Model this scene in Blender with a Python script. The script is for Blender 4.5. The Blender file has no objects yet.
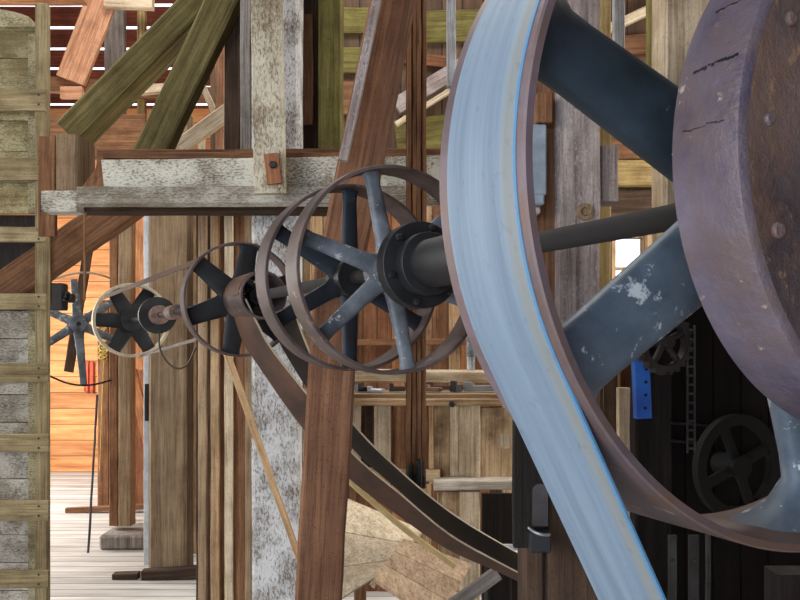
import bpy, bmesh, math, random
from mathutils import Vector, Matrix, noise
random.seed(7)
S = bpy.context.scene
COL = S.collection
PI = math.pi
F = 780.0                     # focal length in pixels of the 800 x 600 frame
HOR = 340.0                   # pixel row of the horizon
H = 2.0                       # camera height above the mill floor

# ------------------------------------------------------------------ camera
cam_d = bpy.data.cameras.new('camera')
cam = bpy.data.objects.new('camera', cam_d); COL.objects.link(cam)
cam.location = (0, 0, H); cam.rotation_euler = (PI/2, 0, 0)
cam_d.sensor_width = 36.0; cam_d.lens = 36.0*F/800.0
cam_d.shift_y = (HOR-300.0)/800.0
cam_d.clip_start = 0.02
S.camera = cam
# ------------------------------------------------------------------ world, lights, exposure
W = bpy.data.worlds.new('sky'); S.world = W; W.use_nodes = True
wn = W.node_tree.nodes; wl = W.node_tree.links
bgn = wn['Background']; bgn.inputs[0].default_value = (0.86, 0.93, 1.0, 1); bgn.inputs[1].default_value = 3.0
def area(name, loc, target, sx, sy, watt, col):
    d = bpy.data.lights.new(name, 'AREA'); d.shape = 'RECTANGLE'; d.size = sx; d.size_y = sy
    d.energy = watt; d.color = col
    o = bpy.data.objects.new(name, d); COL.objects.link(o); o.location = loc
    o.rotation_euler = (Vector(target)-Vector(loc)).to_track_quat('-Z', 'Y').to_euler()
    return o
area('daylight_doorway', (-1.5, -2.45, 2.0), (-.6, 3, 1.9), 3.4, 2.8, 150, (0.80, 0.90, 1.0))
area('daylight_left_window', (-6.35, 8.7, 2.3), (-3.4, 9.6, .6), 3.0, 2.6, 590, (1.0, 0.93, 0.84))
area('fill_left_side', (-6.35, 4.2, 3.0), (-1.0, 4.6, 2.4), 2.0, 1.8, 180, (1.0, 0.96, 0.88))  # added fill from the left for the centre, no known window
area('fill_front_left', (-4.3, -2.45, 2.9), (0.2, 4.6, 1.4), 2.0, 2.2, 300, (1.0, 0.94, 0.85))  # added warm fill for the bin fronts, its window is made up
area('fill_right_side', (4.35, 4.6, 3.6), (0.3, 4.4, 2.2), 1.8, 1.6, 330, (1.0, 0.93, 0.82))  # added fill from the right to lift the shadows, unseen source
area('fill_overhead', (-1.2, 4.6, 6.9), (-1.0, 5.0, 2), 2.4, 1.8, 340, (1.0, 0.97, 0.90))  # added general fill from above, no known hatch
S.view_settings.view_transform = 'Standard'; S.view_settings.look = 'None'
S.view_settings.gamma = 1.0; S.view_settings.exposure = -0.5
S.view_settings.use_curve_mapping = False

# ------------------------------------------------------------------ materials
def c(r, g, b):
    f = lambda v: ((v/255+0.055)/1.055)**2.4 if v > 10 else v/255/12.92
    return (f(r), f(g), f(b), 1)
def newmat(name):
    m = bpy.data.materials.new(name); m.use_nodes = True
    nt = m.node_tree; b = nt.nodes['Principled BSDF']
    return m, nt, b
def N(nt, t, **kw):
    n = nt.nodes.new(t)
    for k, v in kw.items(): setattr(n, k, v)
    return n
def ramp(nt, src, stops):
    r = N(nt, 'ShaderNodeValToRGB'); cr = r.color_ramp
    while len(cr.elements) < len(stops): cr.elements.new(0.5)
    for e, (p, col) in zip(cr.elements, stops): e.position = p; e.color = col
    nt.links.new(src, r.inputs[0]); return r.outputs[0]
def coords(nt, scale):
    tc = N(nt, 'ShaderNodeTexCoord'); oi = N(nt, 'ShaderNodeObjectInfo')
    mu = N(nt, 'ShaderNodeVectorMath', operation='SCALE'); mu.inputs[3].default_value = 37.0
    cb = N(nt, 'ShaderNodeCombineXYZ')
    for i in range(3): nt.links.new(oi.outputs['Random'], cb.inputs[i])
    nt.links.new(cb.outputs[0], mu.inputs[0])
    ad = N(nt, 'ShaderNodeVectorMath', operation='ADD')
    nt.links.new(tc.outputs['Object'], ad.inputs[0]); nt.links.new(mu.outputs[0], ad.inputs[1])
    mp = N(nt, 'ShaderNodeMapping'); mp.inputs['Scale'].default_value = scale
    nt.links.new(ad.outputs[0], mp.inputs[0])
    return mp.outputs[0], oi.outputs['Random'], ad.outputs[0]
def noise_n(nt, vec, scale, detail=5, rough=0.6):
    n = N(nt, 'ShaderNodeTexNoise'); n.inputs['Scale'].default_value = scale
    n.inputs['Detail'].default_value = detail; n.inputs['Roughness'].default_value = rough
    nt.links.new(vec, n.inputs['Vector']); return n.outputs[0]
def mix(nt, fac, a, b, mode='MIX'):
    m = N(nt, 'ShaderNodeMix', data_type='RGBA', blend_type=mode)
    if isinstance(fac, float): m.inputs[0].default_value = fac
    else: nt.links.new(fac, m.inputs[0])
    for s, v in ((6, a), (7, b)):
        if isinstance(v, tuple): m.inputs[s].default_value = v
        else: nt.links.new(v, m.inputs[s])
    return m.outputs[2]
def wood(name, dark, mid, light, paint=None, amount=0.5, pscale=150, axis='Z', var=0.22, bump=0.5, stain=None, dirt=.8):
    """old timber: grain runs along the local length axis; paint = colour of a flaking coat"""
    m, nt, b = newmat(name)
    long_ = {'Z': 2, 'X': 0, 'Y': 1}[axis]
    sc = [16, 16, 16]; sc[long_] = .8
    v, rnd, raw = coords(nt, tuple(sc))
    g1 = noise_n(nt, v, 1.5, 7, .68)
    v2 = N(nt, 'ShaderNodeMapping'); k2 = [5, 5, 5]; k2[long_] = 3; v2.inputs['Scale'].default_value = tuple(k2)
    nt.links.new(v, v2.inputs[0])
    g2 = noise_n(nt, v2.outputs[0], 1.2, 5, .72)
    col = ramp(nt, g1, [(.27, dark), (.5, mid), (.74, light)])
    fine = ramp(nt, g2, [(.34, (.42, .38, .36, 1)), (.52, (1, 1, 1, 1))])
    col = mix(nt, .8, col, fine, 'MULTIPLY')
    blot = noise_n(nt, raw, 5.0, 4, .6)
    col = mix(nt, dirt, col, ramp(nt, blot, [(.32, (.55, .50, .46, 1)), (.58, (1, 1, 1, 1))]), 'MULTIPLY')
    spk = noise_n(nt, raw, 95, 3, .7)
    col = mix(nt, .7, col, ramp(nt, spk, [(.30, (.5, .46, .44, 1)), (.44, (1, 1, 1, 1)), (.66, (1, 1, 1, 1)), (.74, (1.25, 1.22, 1.18, 1))]), 'MULTIPLY')
    if stain:
        ns = noise_n(nt, raw, 4.0, 4, .6)
        f = ramp(nt, ns, [(.45, (0, 0, 0, 1)), (.68, (1, 1, 1, 1))])
        col = mix(nt, f, col, stain)
    hgt = g2
    if paint:
        vp = N(nt, 'ShaderNodeMapping'); kp = [1, 1, 1]; kp[long_] = .4; vp.inputs['Scale'].default_value = tuple(kp)
        nt.links.new(raw, vp.inputs[0])
        p1 = noise_n(nt, vp.outputs[0], pscale, 6, .75); p2 = noise_n(nt, raw, 5.0, 3, .5)
        ma = N(nt, 'ShaderNodeMath', operation='MULTIPLY_ADD'); ma.inputs[1].default_value = .40
        nt.links.new(p2, ma.inputs[0]); nt.links.new(p1, ma.inputs[2])
        e = .70+(.5-amount)*.34
        f = ramp(nt, ma.outputs[0], [(e-.06, (0, 0, 0, 1)), (e+.05, (1, 1, 1, 1))])
        pc = ramp(nt, blot, [(.3, tuple(x*.62 for x in paint[:3])+(1,)), (.6, paint)])
        col = mix(nt, f, col, pc); hgt = f
    vv = N(nt, 'ShaderNodeMapRange'); vv.inputs[3].default_value = 1-var; vv.inputs[4].default_value = 1+var*.6
    nt.links.new(rnd, vv.inputs[0])
    hs = N(nt, 'ShaderNodeHueSaturation'); nt.links.new(col, hs.inputs['Color']); nt.links.new(vv.outputs[0], hs.inputs['Value']); hs.inputs['Saturation'].default_value = .95
    nt.links.new(hs.outputs[0], b.inputs['Base Color'])
    b.inputs['Roughness'].default_value = .82; b.inputs['Specular IOR Level'].default_value = .25
    bp = N(nt, 'ShaderNodeBump'); bp.inputs['Strength'].default_value = bump; bp.inputs['Distance'].default_value = .01
    nt.links.new(hgt, bp.inputs['Height']); nt.links.new(bp.outputs[0], b.inputs['Normal'])
    return m
def metal(name, a, bcol, spot=None, spot_amt=.66, metallic=.55, rough=.5, scale=9, bump=.15, sscale=30, rust=None):
    m, nt, b = newmat(name)
    v, rnd, raw = coords(nt, (1, 1, 1))
    n1 = noise_n(nt, raw, scale, 6, .65)
    col = ramp(nt, n1, [(.34, a), (.66, bcol)])
    n2 = noise_n(nt, raw, sscale, 5, .7)
    if rust:
        n3 = noise_n(nt, raw, scale*.8, 5, .75); n3b = N(nt, 'ShaderNodeMath', operation='MULTIPLY_ADD'); n3b.inputs[1].default_value = .35
        nt.links.new(n2, n3b.inputs[0]); nt.links.new(n3, n3b.inputs[2])
        col = mix(nt, ramp(nt, n3b.outputs[0], [(.62, (0, 0, 0, 1)), (.84, (1, 1, 1, 1))]), col, rust)
    if spot:
        p2 = noise_n(nt, raw, sscale*.16, 3, .5)
        ma = N(nt, 'ShaderNodeMath', operation='MULTIPLY_ADD'); ma.inputs[1].default_value = .5
        nt.links.new(p2, ma.inputs[0]); nt.links.new(n2, ma.inputs[2])
        f = ramp(nt, ma.outputs[0], [(spot_amt+.18, (0, 0, 0, 1)), (spot_amt+.24, (1, 1, 1, 1))])
        col = mix(nt, f, col, spot)
    nt.links.new(col, b.inputs['Base Color'])
    b.inputs['Metallic'].default_value = metallic
    r = N(nt, 'ShaderNodeMapRange'); r.inputs[3].default_value = rough-.12; r.inputs[4].default_value = rough+.18
    nt.links.new(n1, r.inputs[0]); nt.links.new(r.outputs[0], b.inputs['Roughness'])
    bp = N(nt, 'ShaderNodeBump'); bp.inputs['Strength'].default_value = bump; bp.inputs['Distance'].default_value = .006
    nt.links.new(n2, bp.inputs['Height']); nt.links.new(bp.outputs[0], b.inputs['Normal'])
    return m
def plain(name, col, rough=.7, metallic=0.):
    m, nt, b = newmat(name); v, rnd, raw = coords(nt, (1, 1, 1))
    n1 = noise_n(nt, raw, 14, 4, .6)
    d = tuple(x*.72 for x in col[:3])+(1,)
    nt.links.new(ramp(nt, n1, [(.35, d), (.65, col)]), b.inputs['Base Color'])
    b.inputs['Roughness'].default_value = rough; b.inputs['Metallic'].default_value = metallic
    return m
def plank_wall(name, dark, mid, light, pw, along='X', gap=.012, paint=None):
    """boards of width pw stacked across; along = board direction in local space"""
    m, nt, b = newmat(name)
    tc = N(nt, 'ShaderNodeTexCoord'); sp = N(nt, 'ShaderNodeSeparateXYZ'); nt.links.new(tc.outputs['Object'], sp.inputs[0])
    ax = {'X': 0, 'Y': 1, 'Z': 2}
    across = {'X': 'Z', 'Z': 'X', 'Y': 'X'}[along[0]]
    if len(along) > 1: across = along[1]
    dv = N(nt, 'ShaderNodeMath', operation='DIVIDE'); dv.inputs[1].default_value = pw
    nt.links.new(sp.outputs[ax[across]], dv.inputs[0])
    fl = N(nt, 'ShaderNodeMath', operation='FLOOR'); nt.links.new(dv.outputs[0], fl.inputs[0])
    fr = N(nt, 'ShaderNodeMath', operation='FRACT'); nt.links.new(dv.outputs[0], fr.inputs[0])
    wnz = N(nt, 'ShaderNodeTexWhiteNoise', noise_dimensions='1D'); nt.links.new(fl.outputs[0], wnz.inputs['W'])
    mp = N(nt, 'ShaderNodeMapping'); s = [9, 9, 9]; s[ax[along[0]]] = .8; mp.inputs['Scale'].default_value = s
    of = N(nt, 'ShaderNodeVectorMath', operation='SCALE'); of.inputs[3].default_value = 20
    nt.links.new(wnz.outputs['Color'], of.inputs[0])
    ad = N(nt, 'ShaderNodeVectorMath', operation='ADD'); nt.links.new(tc.outputs['Object'], ad.inputs[0]); nt.links.new(of.outputs[0], ad.inputs[1])
    nt.links.new(ad.outputs[0], mp.inputs[0])
    g = noise_n(nt, mp.outputs[0], 1.3, 6, .65)
    col = ramp(nt, g, [(.3, dark), (.5, mid), (.72, light)])
    vr = N(nt, 'ShaderNodeMapRange'); vr.inputs[3].default_value = .72; vr.inputs[4].default_value = 1.12
    nt.links.new(wnz.outputs['Value'], vr.inputs[0])
    hs = N(nt, 'ShaderNodeHueSaturation'); nt.links.new(col, hs.inputs['Color']); nt.links.new(vr.outputs[0], hs.inputs['Value'])
    lt = N(nt, 'ShaderNodeMath', operation='LESS_THAN'); lt.inputs[1].default_value = gap/pw; nt.links.new(fr.outputs[0], lt.inputs[0])
    out = mix(nt, lt.outputs[0], hs.outputs[0], tuple(x*.25 for x in dark[:3])+(1,))
    nt.links.new(out, b.inputs['Base Color']); b.inputs['Roughness'].default_value = .8
    bp = N(nt, 'ShaderNodeBump'); bp.inputs['Strength'].default_value = .3; bp.inputs['Distance'].default_value = .01
    nt.links.new(g, bp.inputs['Height']); nt.links.new(bp.outputs[0], b.inputs['Normal'])
    return m
M = {}
M['floor'] = plank_wall('floor_boards', c(150,146,142), c(190,187,184), c(214,212,210), .16, 'XY', .012)
M['orange'] = plank_wall('orange_boards', c(158,98,56), c(198,134,82), c(222,168,116), .24, 'X', .010)
M['brownwall'] = plank_wall('brown_boards', c(58,42,30), c(88,64,46), c(116,88,64), .19, 'Z', .014)
M['sidewall'] = plank_wall('side_boards', c(110,80,54), c(150,112,78), c(180,140,100), .2, 'YZ', .012)
M['rooft'] = wood('roof_boards', c(60,28,20), c(98,46,32), c(128,66,46), axis='X')
M['green'] = wood('green_timber', c(72,66,38), c(114,104,62), c(144,132,86))
M['greenpanel'] = wood('green_panel', c(92,86,58), c(134,124,92), c(164,154,122), paint=c(172,166,136), amount=.42, axis='X')
M['greybrown'] = wood('grey_brown_timber', c(116,96,74), c(156,132,104), c(184,160,130), dirt=.5)
M['brown'] = wood('brown_timber', c(86,56,36), c(130,90,60), c(162,120,84))
M['redbrown'] = wood('red_brown_plank', c(84,54,38), c(124,86,62), c(150,110,82), var=.08, bump=.2, dirt=.6)
M['dark'] = wood('dark_timber', c(46,34,28), c(74,56,44), c(98,78,62))
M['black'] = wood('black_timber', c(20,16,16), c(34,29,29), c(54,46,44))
M['palewhite'] = wood('worn_white_ledge', c(176,166,152), c(214,206,194), c(232,226,216))
M['olive'] = wood('olive_timber', c(72,68,32), c(114,106,54), c(142,132,76), var=.05)
M['tan'] = wood('tan_board', c(150,118,84), c(190,156,116), c(214,186,146))
M['pale'] = wood('pale_board', c(168,148,120), c(208,190,162), c(230,216,192))
M['pink'] = wood('pink_board', c(160,106,76), c(204,148,112), c(228,180,146))
M['grey'] = wood('grey_timber', c(104,98,94), c(142,136,132), c(176,170,166))
M['greyblue'] = wood('grey_blue_board', c(112,114,120), c(152,156,164), c(186,190,198))
M['weather'] = wood('weathered_post', c(128,114,112), c(182,168,166), c(214,204,202), paint=c(196,188,188), amount=.3)
M['flake'] = wood('flaking_white_timber', c(130,106,74), c(170,146,110), c(196,174,138), paint=c(206,200,180), amount=.62)
M['flake2'] = wood('flaking_white_post', c(92,82,70), c(138,126,110), c(170,158,140), paint=c(196,198,202), amount=.62, stain=c(116,98,76))
M['flakex'] = wood('flaking_white_rail', c(104,86,62), c(146,126,96), c(184,164,130), paint=c(214,212,200), amount=.64)
M['orangeboard'] = wood('orange_board', c(152,94,56), c(198,134,84), c(222,166,114))
M['redboard'] = wood('red_board', c(112,68,46), c(150,98,66), c(178,126,92))
M['crate'] = wood('crate_board', c(150,122,90), c(196,168,130), c(224,202,166), stain=c(92,66,44))
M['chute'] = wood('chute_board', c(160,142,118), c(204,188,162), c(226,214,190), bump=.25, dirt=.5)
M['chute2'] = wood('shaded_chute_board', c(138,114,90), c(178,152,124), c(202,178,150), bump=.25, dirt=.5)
M['yellow'] = wood('yellow_board', c(128,106,62), c(166,142,90), c(196,174,120))
M['shadepanel'] = wood('shade_dark_panel', c(12,8,8), c(22,14,14), c(34,22,20), bump=.2)  # near-black so the shade under the wheel is in the colour
M['ironmid2'] = metal('worn_dark_iron', c(36,34,36), c(66,62,64), c(110,106,104), .8, metallic=.2, rough=.55)
M['shadeiron'] = metal('shade_dark_iron', c(5,5,6), c(13,12,13), metallic=0., rough=.8)  # near-black puts the bay's shade into the flywheel's colour
M['iron'] = metal('black_iron', c(11,12,15), c(30,32,38), c(70,70,72), .82, metallic=.2, rough=.55)
M['ironblue'] = metal('blue_grey_iron', c(58,63,72), c(112,119,130), c(170,172,174), .68, metallic=.15, rough=.5, sscale=40)
M['spokeblue'] = metal('blue_grey_spoke_iron', c(58,70,86), c(112,126,140), c(190,198,204), .64, metallic=.1, rough=.5, sscale=34, scale=5)
M['spokeblk'] = metal('black_spoke_iron', c(22,32,34), c(56,70,84), c(160,168,174), .78, metallic=.15, rough=.5, scale=5)
M['navy'] = metal('dark_navy_iron', c(16,20,28), c(36,44,58), c(90,96,104), .8, metallic=.2, rough=.5)
M['rim'] = metal('dusty_rim_steel', c(56,46,46), c(104,90,88), c(146,128,108), .72, metallic=.3, rough=.5)
M['rimbrown'] = metal('brown_rim_steel', c(52,42,42), c(92,78,78), c(128,98,72), .74, metallic=.3, rough=.55)
M['rimpurple'] = metal('purple_brown_rim_steel', c(76,66,72), c(116,102,112), c(150,130,120), .74, metallic=.25, rough=.5, scale=5, rust=c(100,78,66))
M['purple'] = metal('purple_rusted_steel', c(66,60,78), c(108,100,116), c(160,146,140), .70, metallic=.2, rough=.52, sscale=44, scale=7, bump=.5, rust=c(98,84,86))
M['rust'] = metal('rusty_plate', c(66,58,64), c(106,90,88), c(150,122,100), .70, metallic=.15, rough=.7, sscale=44, scale=6, bump=.7, rust=c(124,94,78))
M['steelrod'] = metal('shaft_steel', c(9,8,11), c(20,17,23), c(50,45,50), .84, metallic=0., rough=.8)
M['paleiron'] = metal('pale_iron', c(150,140,120), c(190,180,160), metallic=.2, rough=.6)
M['bluepaint'] = metal('blue_paint', c(24,84,190), c(44,120,226), c(200,214,226), .80, metallic=.0, rough=.45)
M['leather'] = metal('brown_leather_belting', c(44,28,20), c(88,58,44), metallic=0., rough=.6, scale=6)
M['leatherdark'] = metal('dark_leather_belting', c(24,18,14), c(54,42,32), metallic=0., rough=.6, scale=6)
M['ropem'] = plain('pale_rope', c(178,156,112), .9)
M['yrope'] = plain('yellow_rope', c(176,150,70), .9)
M['cloth'] = plain('red_cloth', c(186,88,66), .9)
M['tin'] = metal('tin', c(120,124,130), c(170,174,180), metallic=.6, rough=.4)
M['whitep'] = plain('white_enamel', c(206,212,222), .5)
def belt_mat():
    m, nt, b = newmat('blue_grey_worn_belting')
    tc = N(nt, 'ShaderNodeTexCoord'); sp = N(nt, 'ShaderNodeSeparateXYZ'); nt.links.new(tc.outputs['UV'], sp.inputs[0])
    mp = N(nt, 'ShaderNodeMapping'); mp.inputs['Scale'].default_value = (7, .5, 1); nt.links.new(tc.outputs['UV'], mp.inputs[0])
    n1 = noise_n(nt, mp.outputs[0], 1.0, 5, .6)
    col = ramp(nt, n1, [(.3, c(90,108,128)), (.5, c(105,125,146)), (.75, c(121,141,160))])
    # worn yellowish stripe and blue dyed edge along the near edge of the belt
    mp2 = N(nt, 'ShaderNodeMapping'); mp2.inputs['Scale'].default_value = (20, 16, 1); nt.links.new(tc.outputs['UV'], mp2.inputs[0])
    n2 = noise_n(nt, mp2.outputs[0], 1.0, 4, .7)
    ma = N(nt, 'ShaderNodeMath', operation='MULTIPLY_ADD'); ma.inputs[1].default_value = .06
    nt.links.new(n2, ma.inputs[0]); nt.links.new(sp.outputs[0], ma.inputs[2])
    st = ramp(nt, ma.outputs[0], [(.80, (0,0,0,1)), (.90, (.75,.75,.75,1)), (.97, (.6,.6,.6,1)), (.985, (0,0,0,1))])
    col = mix(nt, st, col, c(122,124,118))
    be = ramp(nt, ma.outputs[0], [(.992, (0,0,0,1)), (1.0, (1,1,1,1))])
    col = mix(nt, be, col, c(72,120,158))
    n3 = noise_n(nt, tc.outputs['Object'], 60, 4, .7)
    sc_ = ramp(nt, n3, [(.30, (.72,.72,.74,1)), (.42, (1,1,1,1))])
    col = mix(nt, .6, col, sc_, 'MULTIPLY')
    nt.links.new(col, b.inputs['Base Color']); b.inputs['Roughness'].default_value = .62
    return m
M['belt'] = belt_mat()
def glass_mat():
    m, nt, b = newmat('window_glass')
    b.inputs['Base Color'].default_value = (1, 1, 1, 1); b.inputs['Roughness'].default_value = .02
    b.inputs['Transmission Weight'].default_value = 1.0; b.inputs['IOR'].default_value = 1.02
    return m
M['glass'] = glass_mat()

# ------------------------------------------------------------------ helpers
def P(x, y, d): return Vector(((x-400)/F*d, d, H+(HOR-y)/F*d))
def roof_y(d): return HOR-(5.5+.4*(11.8-d)-H)/d*F+2   # row where an upright at depth d meets the roof
def fy(d): return HOR+F*H/d           # pixel row where the floor lies at depth d
def link(name, me, mat=None, parent=None):
    o = bpy.data.objects.new(name, me); COL.objects.link(o)
    if mat is not None: me.materials.append(M[mat] if isinstance(mat, str) else mat)
    if parent is not None: o.parent = parent
    return o
def tag(o, label=None, cat=None, group=None, kind=None):
    if label: o['label'] = label
    if cat: o['category'] = cat
    if group: o['group'] = group
    if kind: o['kind'] = kind
    return o
def empty(name, loc, label, cat, group=None, rot=None):
    o = bpy.data.objects.new(name, None); COL.objects.link(o); o.location = loc; o.empty_display_size = .1
    if rot is not None: o.rotation_euler = rot
    return tag(o, label, cat, group)
def fin(bm, name, mat, parent=None, smooth=False, sharp=40):
    me = bpy.data.meshes.new(name); bmesh.ops.recalc_face_normals(bm, faces=bm.faces[:]); bm.to_mesh(me); bm.free()
    if smooth:
        for p in me.polygons: p.use_smooth = True
        try: me.set_sharp_from_angle(angle=math.radians(sharp))
        except Exception: pass
    return link(name, me, mat, parent)
def add_box(bm, lo, hi, bev=0.0, mtx=None):
    r = bmesh.ops.create_cube(bm, size=1.0); vs = r['verts']
    ctr = [(a+b)/2 for a, b in zip(lo, hi)]; sz = [b-a for a, b in zip(lo, hi)]
    for v in vs: v.co = Vector((v.co.x*sz[0]+ctr[0], v.co.y*sz[1]+ctr[1], v.co.z*sz[2]+ctr[2]))
    if bev > 0:
        es = list({e for v in vs for e in v.link_edges})
        g = bmesh.ops.bevel(bm, geom=es, offset=bev, segments=1, affect='EDGES', profile=.5)
        vs = list({v for f in g['faces'] for v in f.verts} | {v for v in vs if v.is_valid})
    if mtx is not None:
        for v in vs: v.co = mtx @ v.co
def box(name, lo, hi, mat, parent=None, bev=.003, mtx=None):
    bm = bmesh.new(); add_box(bm, lo, hi, bev, mtx); return fin(bm, name, mat, parent)
def timber_mesh(L, w, t, jit=.0015, bev=None, wear=True):
    """board along local +Z, width on X, thickness on Y; slightly uneven arrises"""
    bm = bmesh.new(); n = max(2, min(24, int(L/.12)))
    b = min(w, t)*.09 if bev is None else bev
    prof = [(-w/2+b, -t/2), (w/2-b, -t/2), (w/2, -t/2+b), (w/2, t/2-b), (w/2-b, t/2), (-w/2+b, t/2), (-w/2, t/2-b), (-w/2, -t/2+b)]
    rings = []
    for i in range(n+1):
        z = L*i/n; jx = random.uniform(-jit, jit); jy = random.uniform(-jit, jit)
        ring = []
        for (x, y) in prof:
            ring.append(bm.verts.new((x+jx+random.uniform(-jit, jit)*.7, y+jy+random.uniform(-jit, jit)*.7, z)))
        rings.append(ring)
    for a, bb in zip(rings, rings[1:]):
        for k in range(8): bm.faces.new((a[k], a[(k+1) % 8], bb[(k+1) % 8], bb[k]))
    bm.faces.new(rings[0][::-1]); bm.faces.new(rings[-1])
    return bm
def timber(name, label, cat, p0, p1, w, t, mat, roll=0, parent=None, group=None, face=(0, -1, 0), jit=.0015, kind=None, bev=None):
    """p0, p1: ends of the centre line in world space; the wide face looks to `face`"""
    p0 = Vector(p0); p1 = Vector(p1); ax = (p1-p0); L = ax.length; z = ax/L
    f = Vector(face); y = -(f-z*f.dot(z)).normalized(); x = y.cross(z)
    R = Matrix((x, y, z)).transposed() @ Matrix.Rotation(roll, 3, 'Z')
    o = fin(timber_mesh(L, w, t, jit, bev), name, mat)
    mw = Matrix.Translation(p0) @ R.to_4x4()
    if parent is not None:
        o.parent = parent
        pm = Matrix.Translation(parent.location) @ parent.rotation_euler.to_matrix().to_4x4()
        o.matrix_local = pm.inverted() @ mw
    else:
        o.matrix_local = mw; tag(o, label, cat, group, kind)
    return o
def tb(name, label, cat, x0, y0, x1, y1, wpx, d, t, mat, d1=None, **kw):
    """timber laid out by the photograph's pixels at a real depth d (front face there)"""
    d1 = d if d1 is None else d1
    off = Vector((0, t/2, 0))
    return timber(name, label, cat, P(x0, y0, d)+off, P(x1, y1, d1)+off, wpx*(d+d1)/2/F, t, mat, **kw)
def post(name, label, xl, xr, ytop, d, t, mat, ybot=None, cat='post', **kw):
    """upright with its front face between two pixel columns; ybot None = stands on the floor"""
    if ytop < 0: ytop = roof_y(d+t)
    x = (xl+xr)/2; yb = fy(d) if ybot is None else ybot
    return tb(name, label, cat, x, yb, x, ytop, xr-xl, d, t, mat, **kw)
def tube(name, pts, r, mat, parent=None, res=8, closed=False, smooth_path=True):
    cu = bpy.data.curves.new(name, 'CURVE'); cu.dimensions = '3D'; cu.bevel_depth = r; cu.bevel_resolution = max(1, res//4)
    cu.use_fill_caps = True
    sp = cu.splines.new('NURBS' if smooth_path and len(pts) > 2 else 'POLY'); sp.points.add(len(pts)-1)
    for p, q in zip(sp.points, pts): p.co = (q[0], q[1], q[2], 1)
    if sp.type == 'NURBS': sp.order_u = 4 if len(pts) > 3 else 3; sp.use_endpoint_u = True; sp.resolution_u = 6
    sp.use_cyclic_u = closed
    tmp = bpy.data.objects.new('tmp', cu); COL.objects.link(tmp)
    dg = bpy.context.evaluated_depsgraph_get(); dg.update()
    me = bpy.data.meshes.new_from_object(tmp.evaluated_get(dg)); me.name = name
    bpy.data.objects.remove(tmp); bpy.data.curves.remove(cu); me.materials.clear()
    for p in me.polygons: p.use_smooth = True
    return link(name, me, mat, parent)
def add_lathe(bm, prof, seg=64, closed=True):
    """prof: (radius, y) pairs revolved about local Y"""
    rings = []
    for k in range(seg):
        a = 2*PI*k/seg; rings.append([bm.verts.new((r*math.cos(a), y, r*math.sin(a))) for r, y in prof])
    n = len(prof)
    for k in range(seg):
        A = rings[k]; B = rings[(k+1) % seg]
        for i in range(n if closed else n-1):
            j = (i+1) % n
            try: bm.faces.new((A[i], A[j], B[j], B[i]))
            except ValueError: pass
    bmesh.ops.remove_doubles(bm, verts=bm.verts[:], dist=1e-6)
def lathe(name, prof, mat, parent=None, seg=64, closed=True, sharp=35):
    bm = bmesh.new(); add_lathe(bm, prof, seg, closed); return fin(bm, name, mat, parent, True, sharp)
def ring(name, ro, ri, y0, y1, mat, parent=None, seg=96, crown=0.0):
    prof = [(ri, y0), (ro-.0015, y0), (ro, y0+.0015)]
    if crown: prof.append((ro+crown, (y0+y1)/2))
    prof += [(ro, y1-.0015), (ro-.0015, y1), (ri, y1)]
    return lathe(name, prof, mat, parent, seg)
def spoke(name, ang, r0, r1, w0, w1, t0, t1, mat, parent, y=0, flare=0.0, seg=20, yoff=0.0):
    """spoke with an oval section running out along angle ang in the wheel's plane"""
    bm = bmesh.new(); rings = []; nn = 12
    d = Vector((math.cos(ang), 0, math.sin(ang))); s = Vector((-math.sin(ang), 0, math.cos(ang)))
    for i in range(nn+1):
        u = i/nn; r = r0+(r1-r0)*u; w = w0+(w1-w0)*u; t = t0+(t1-t0)*u
        if flare: w += flare*max(0, (u-.8)/.2)**2; t += flare*.4*max(0, (u-.8)/.2)**2
        w += w0*.35*max(0, (.15-u)/.15)**2
        rg = []
        for k in range(seg):
            a = 2*PI*k/seg; ca = math.cos(a); sa = math.sin(a)
            ca = math.copysign(abs(ca)**.8, ca); sa = math.copysign(abs(sa)**.8, sa)
            q = d*r+s*(w/2*ca)
            if q.length > r1: q *= r1/q.length
            rg.append(bm.verts.new(q+Vector((0, y+yoff*u+t/2*sa, 0))))
        rings.append(rg)
    for A, B in zip(rings, rings[1:]):
        for k in range(seg): bm.faces.new((A[k], A[(k+1) % seg], B[(k+1) % seg], B[k]))
    bm.faces.new(rings[0]); bm.faces.new(rings[-1])
    return fin(bm, name, mat, parent, True, 50)
def bolt(name, loc, r, h, mat, parent, axis='Y', head='hex'):
    bm = bmesh.new(); add_lathe(bm, [(0, 0), (r, 0), (r, -h*.6), (r*.75, -h), (0, -h)], 6 if head == 'hex' else 14, False)
    o = fin(bm, name, mat, parent, head != 'hex'); o.location = loc
    if axis == '-X': o.rotation_euler = (0, 0, -PI/2)
    return o
def nails(parent, pts, depth_y, r=.004):
    for (x, z) in pts:
        bolt('nail', (x, depth_y, z), r, .002, 'iron', parent, head='round')

# ------------------------------------------------------------------ the line shaft's frame
AX = math.radians(25.5); SC = 0.75; HG = .2108*SC
nx = Vector((-math.sin(AX), math.cos(AX), 0)); lx = Vector((math.cos(AX), math.sin(AX), 0))
def SH(al): return lx*SC + nx*(al*SC) + Vector((0, 0, H+HG))
ROT = (0, 0, AX)
def plane_hit(px, py, al):
    """point of the wheel plane at `al` seen at a pixel, in that plane's local x, z"""
    o = SH(al); cpos = Vector((0, 0, H)); d = P(px, py, 1)-cpos
    s = (o-cpos).dot(nx)/d.dot(nx); q = cpos+d*s-o
    return q.dot(lx), q.z

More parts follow.
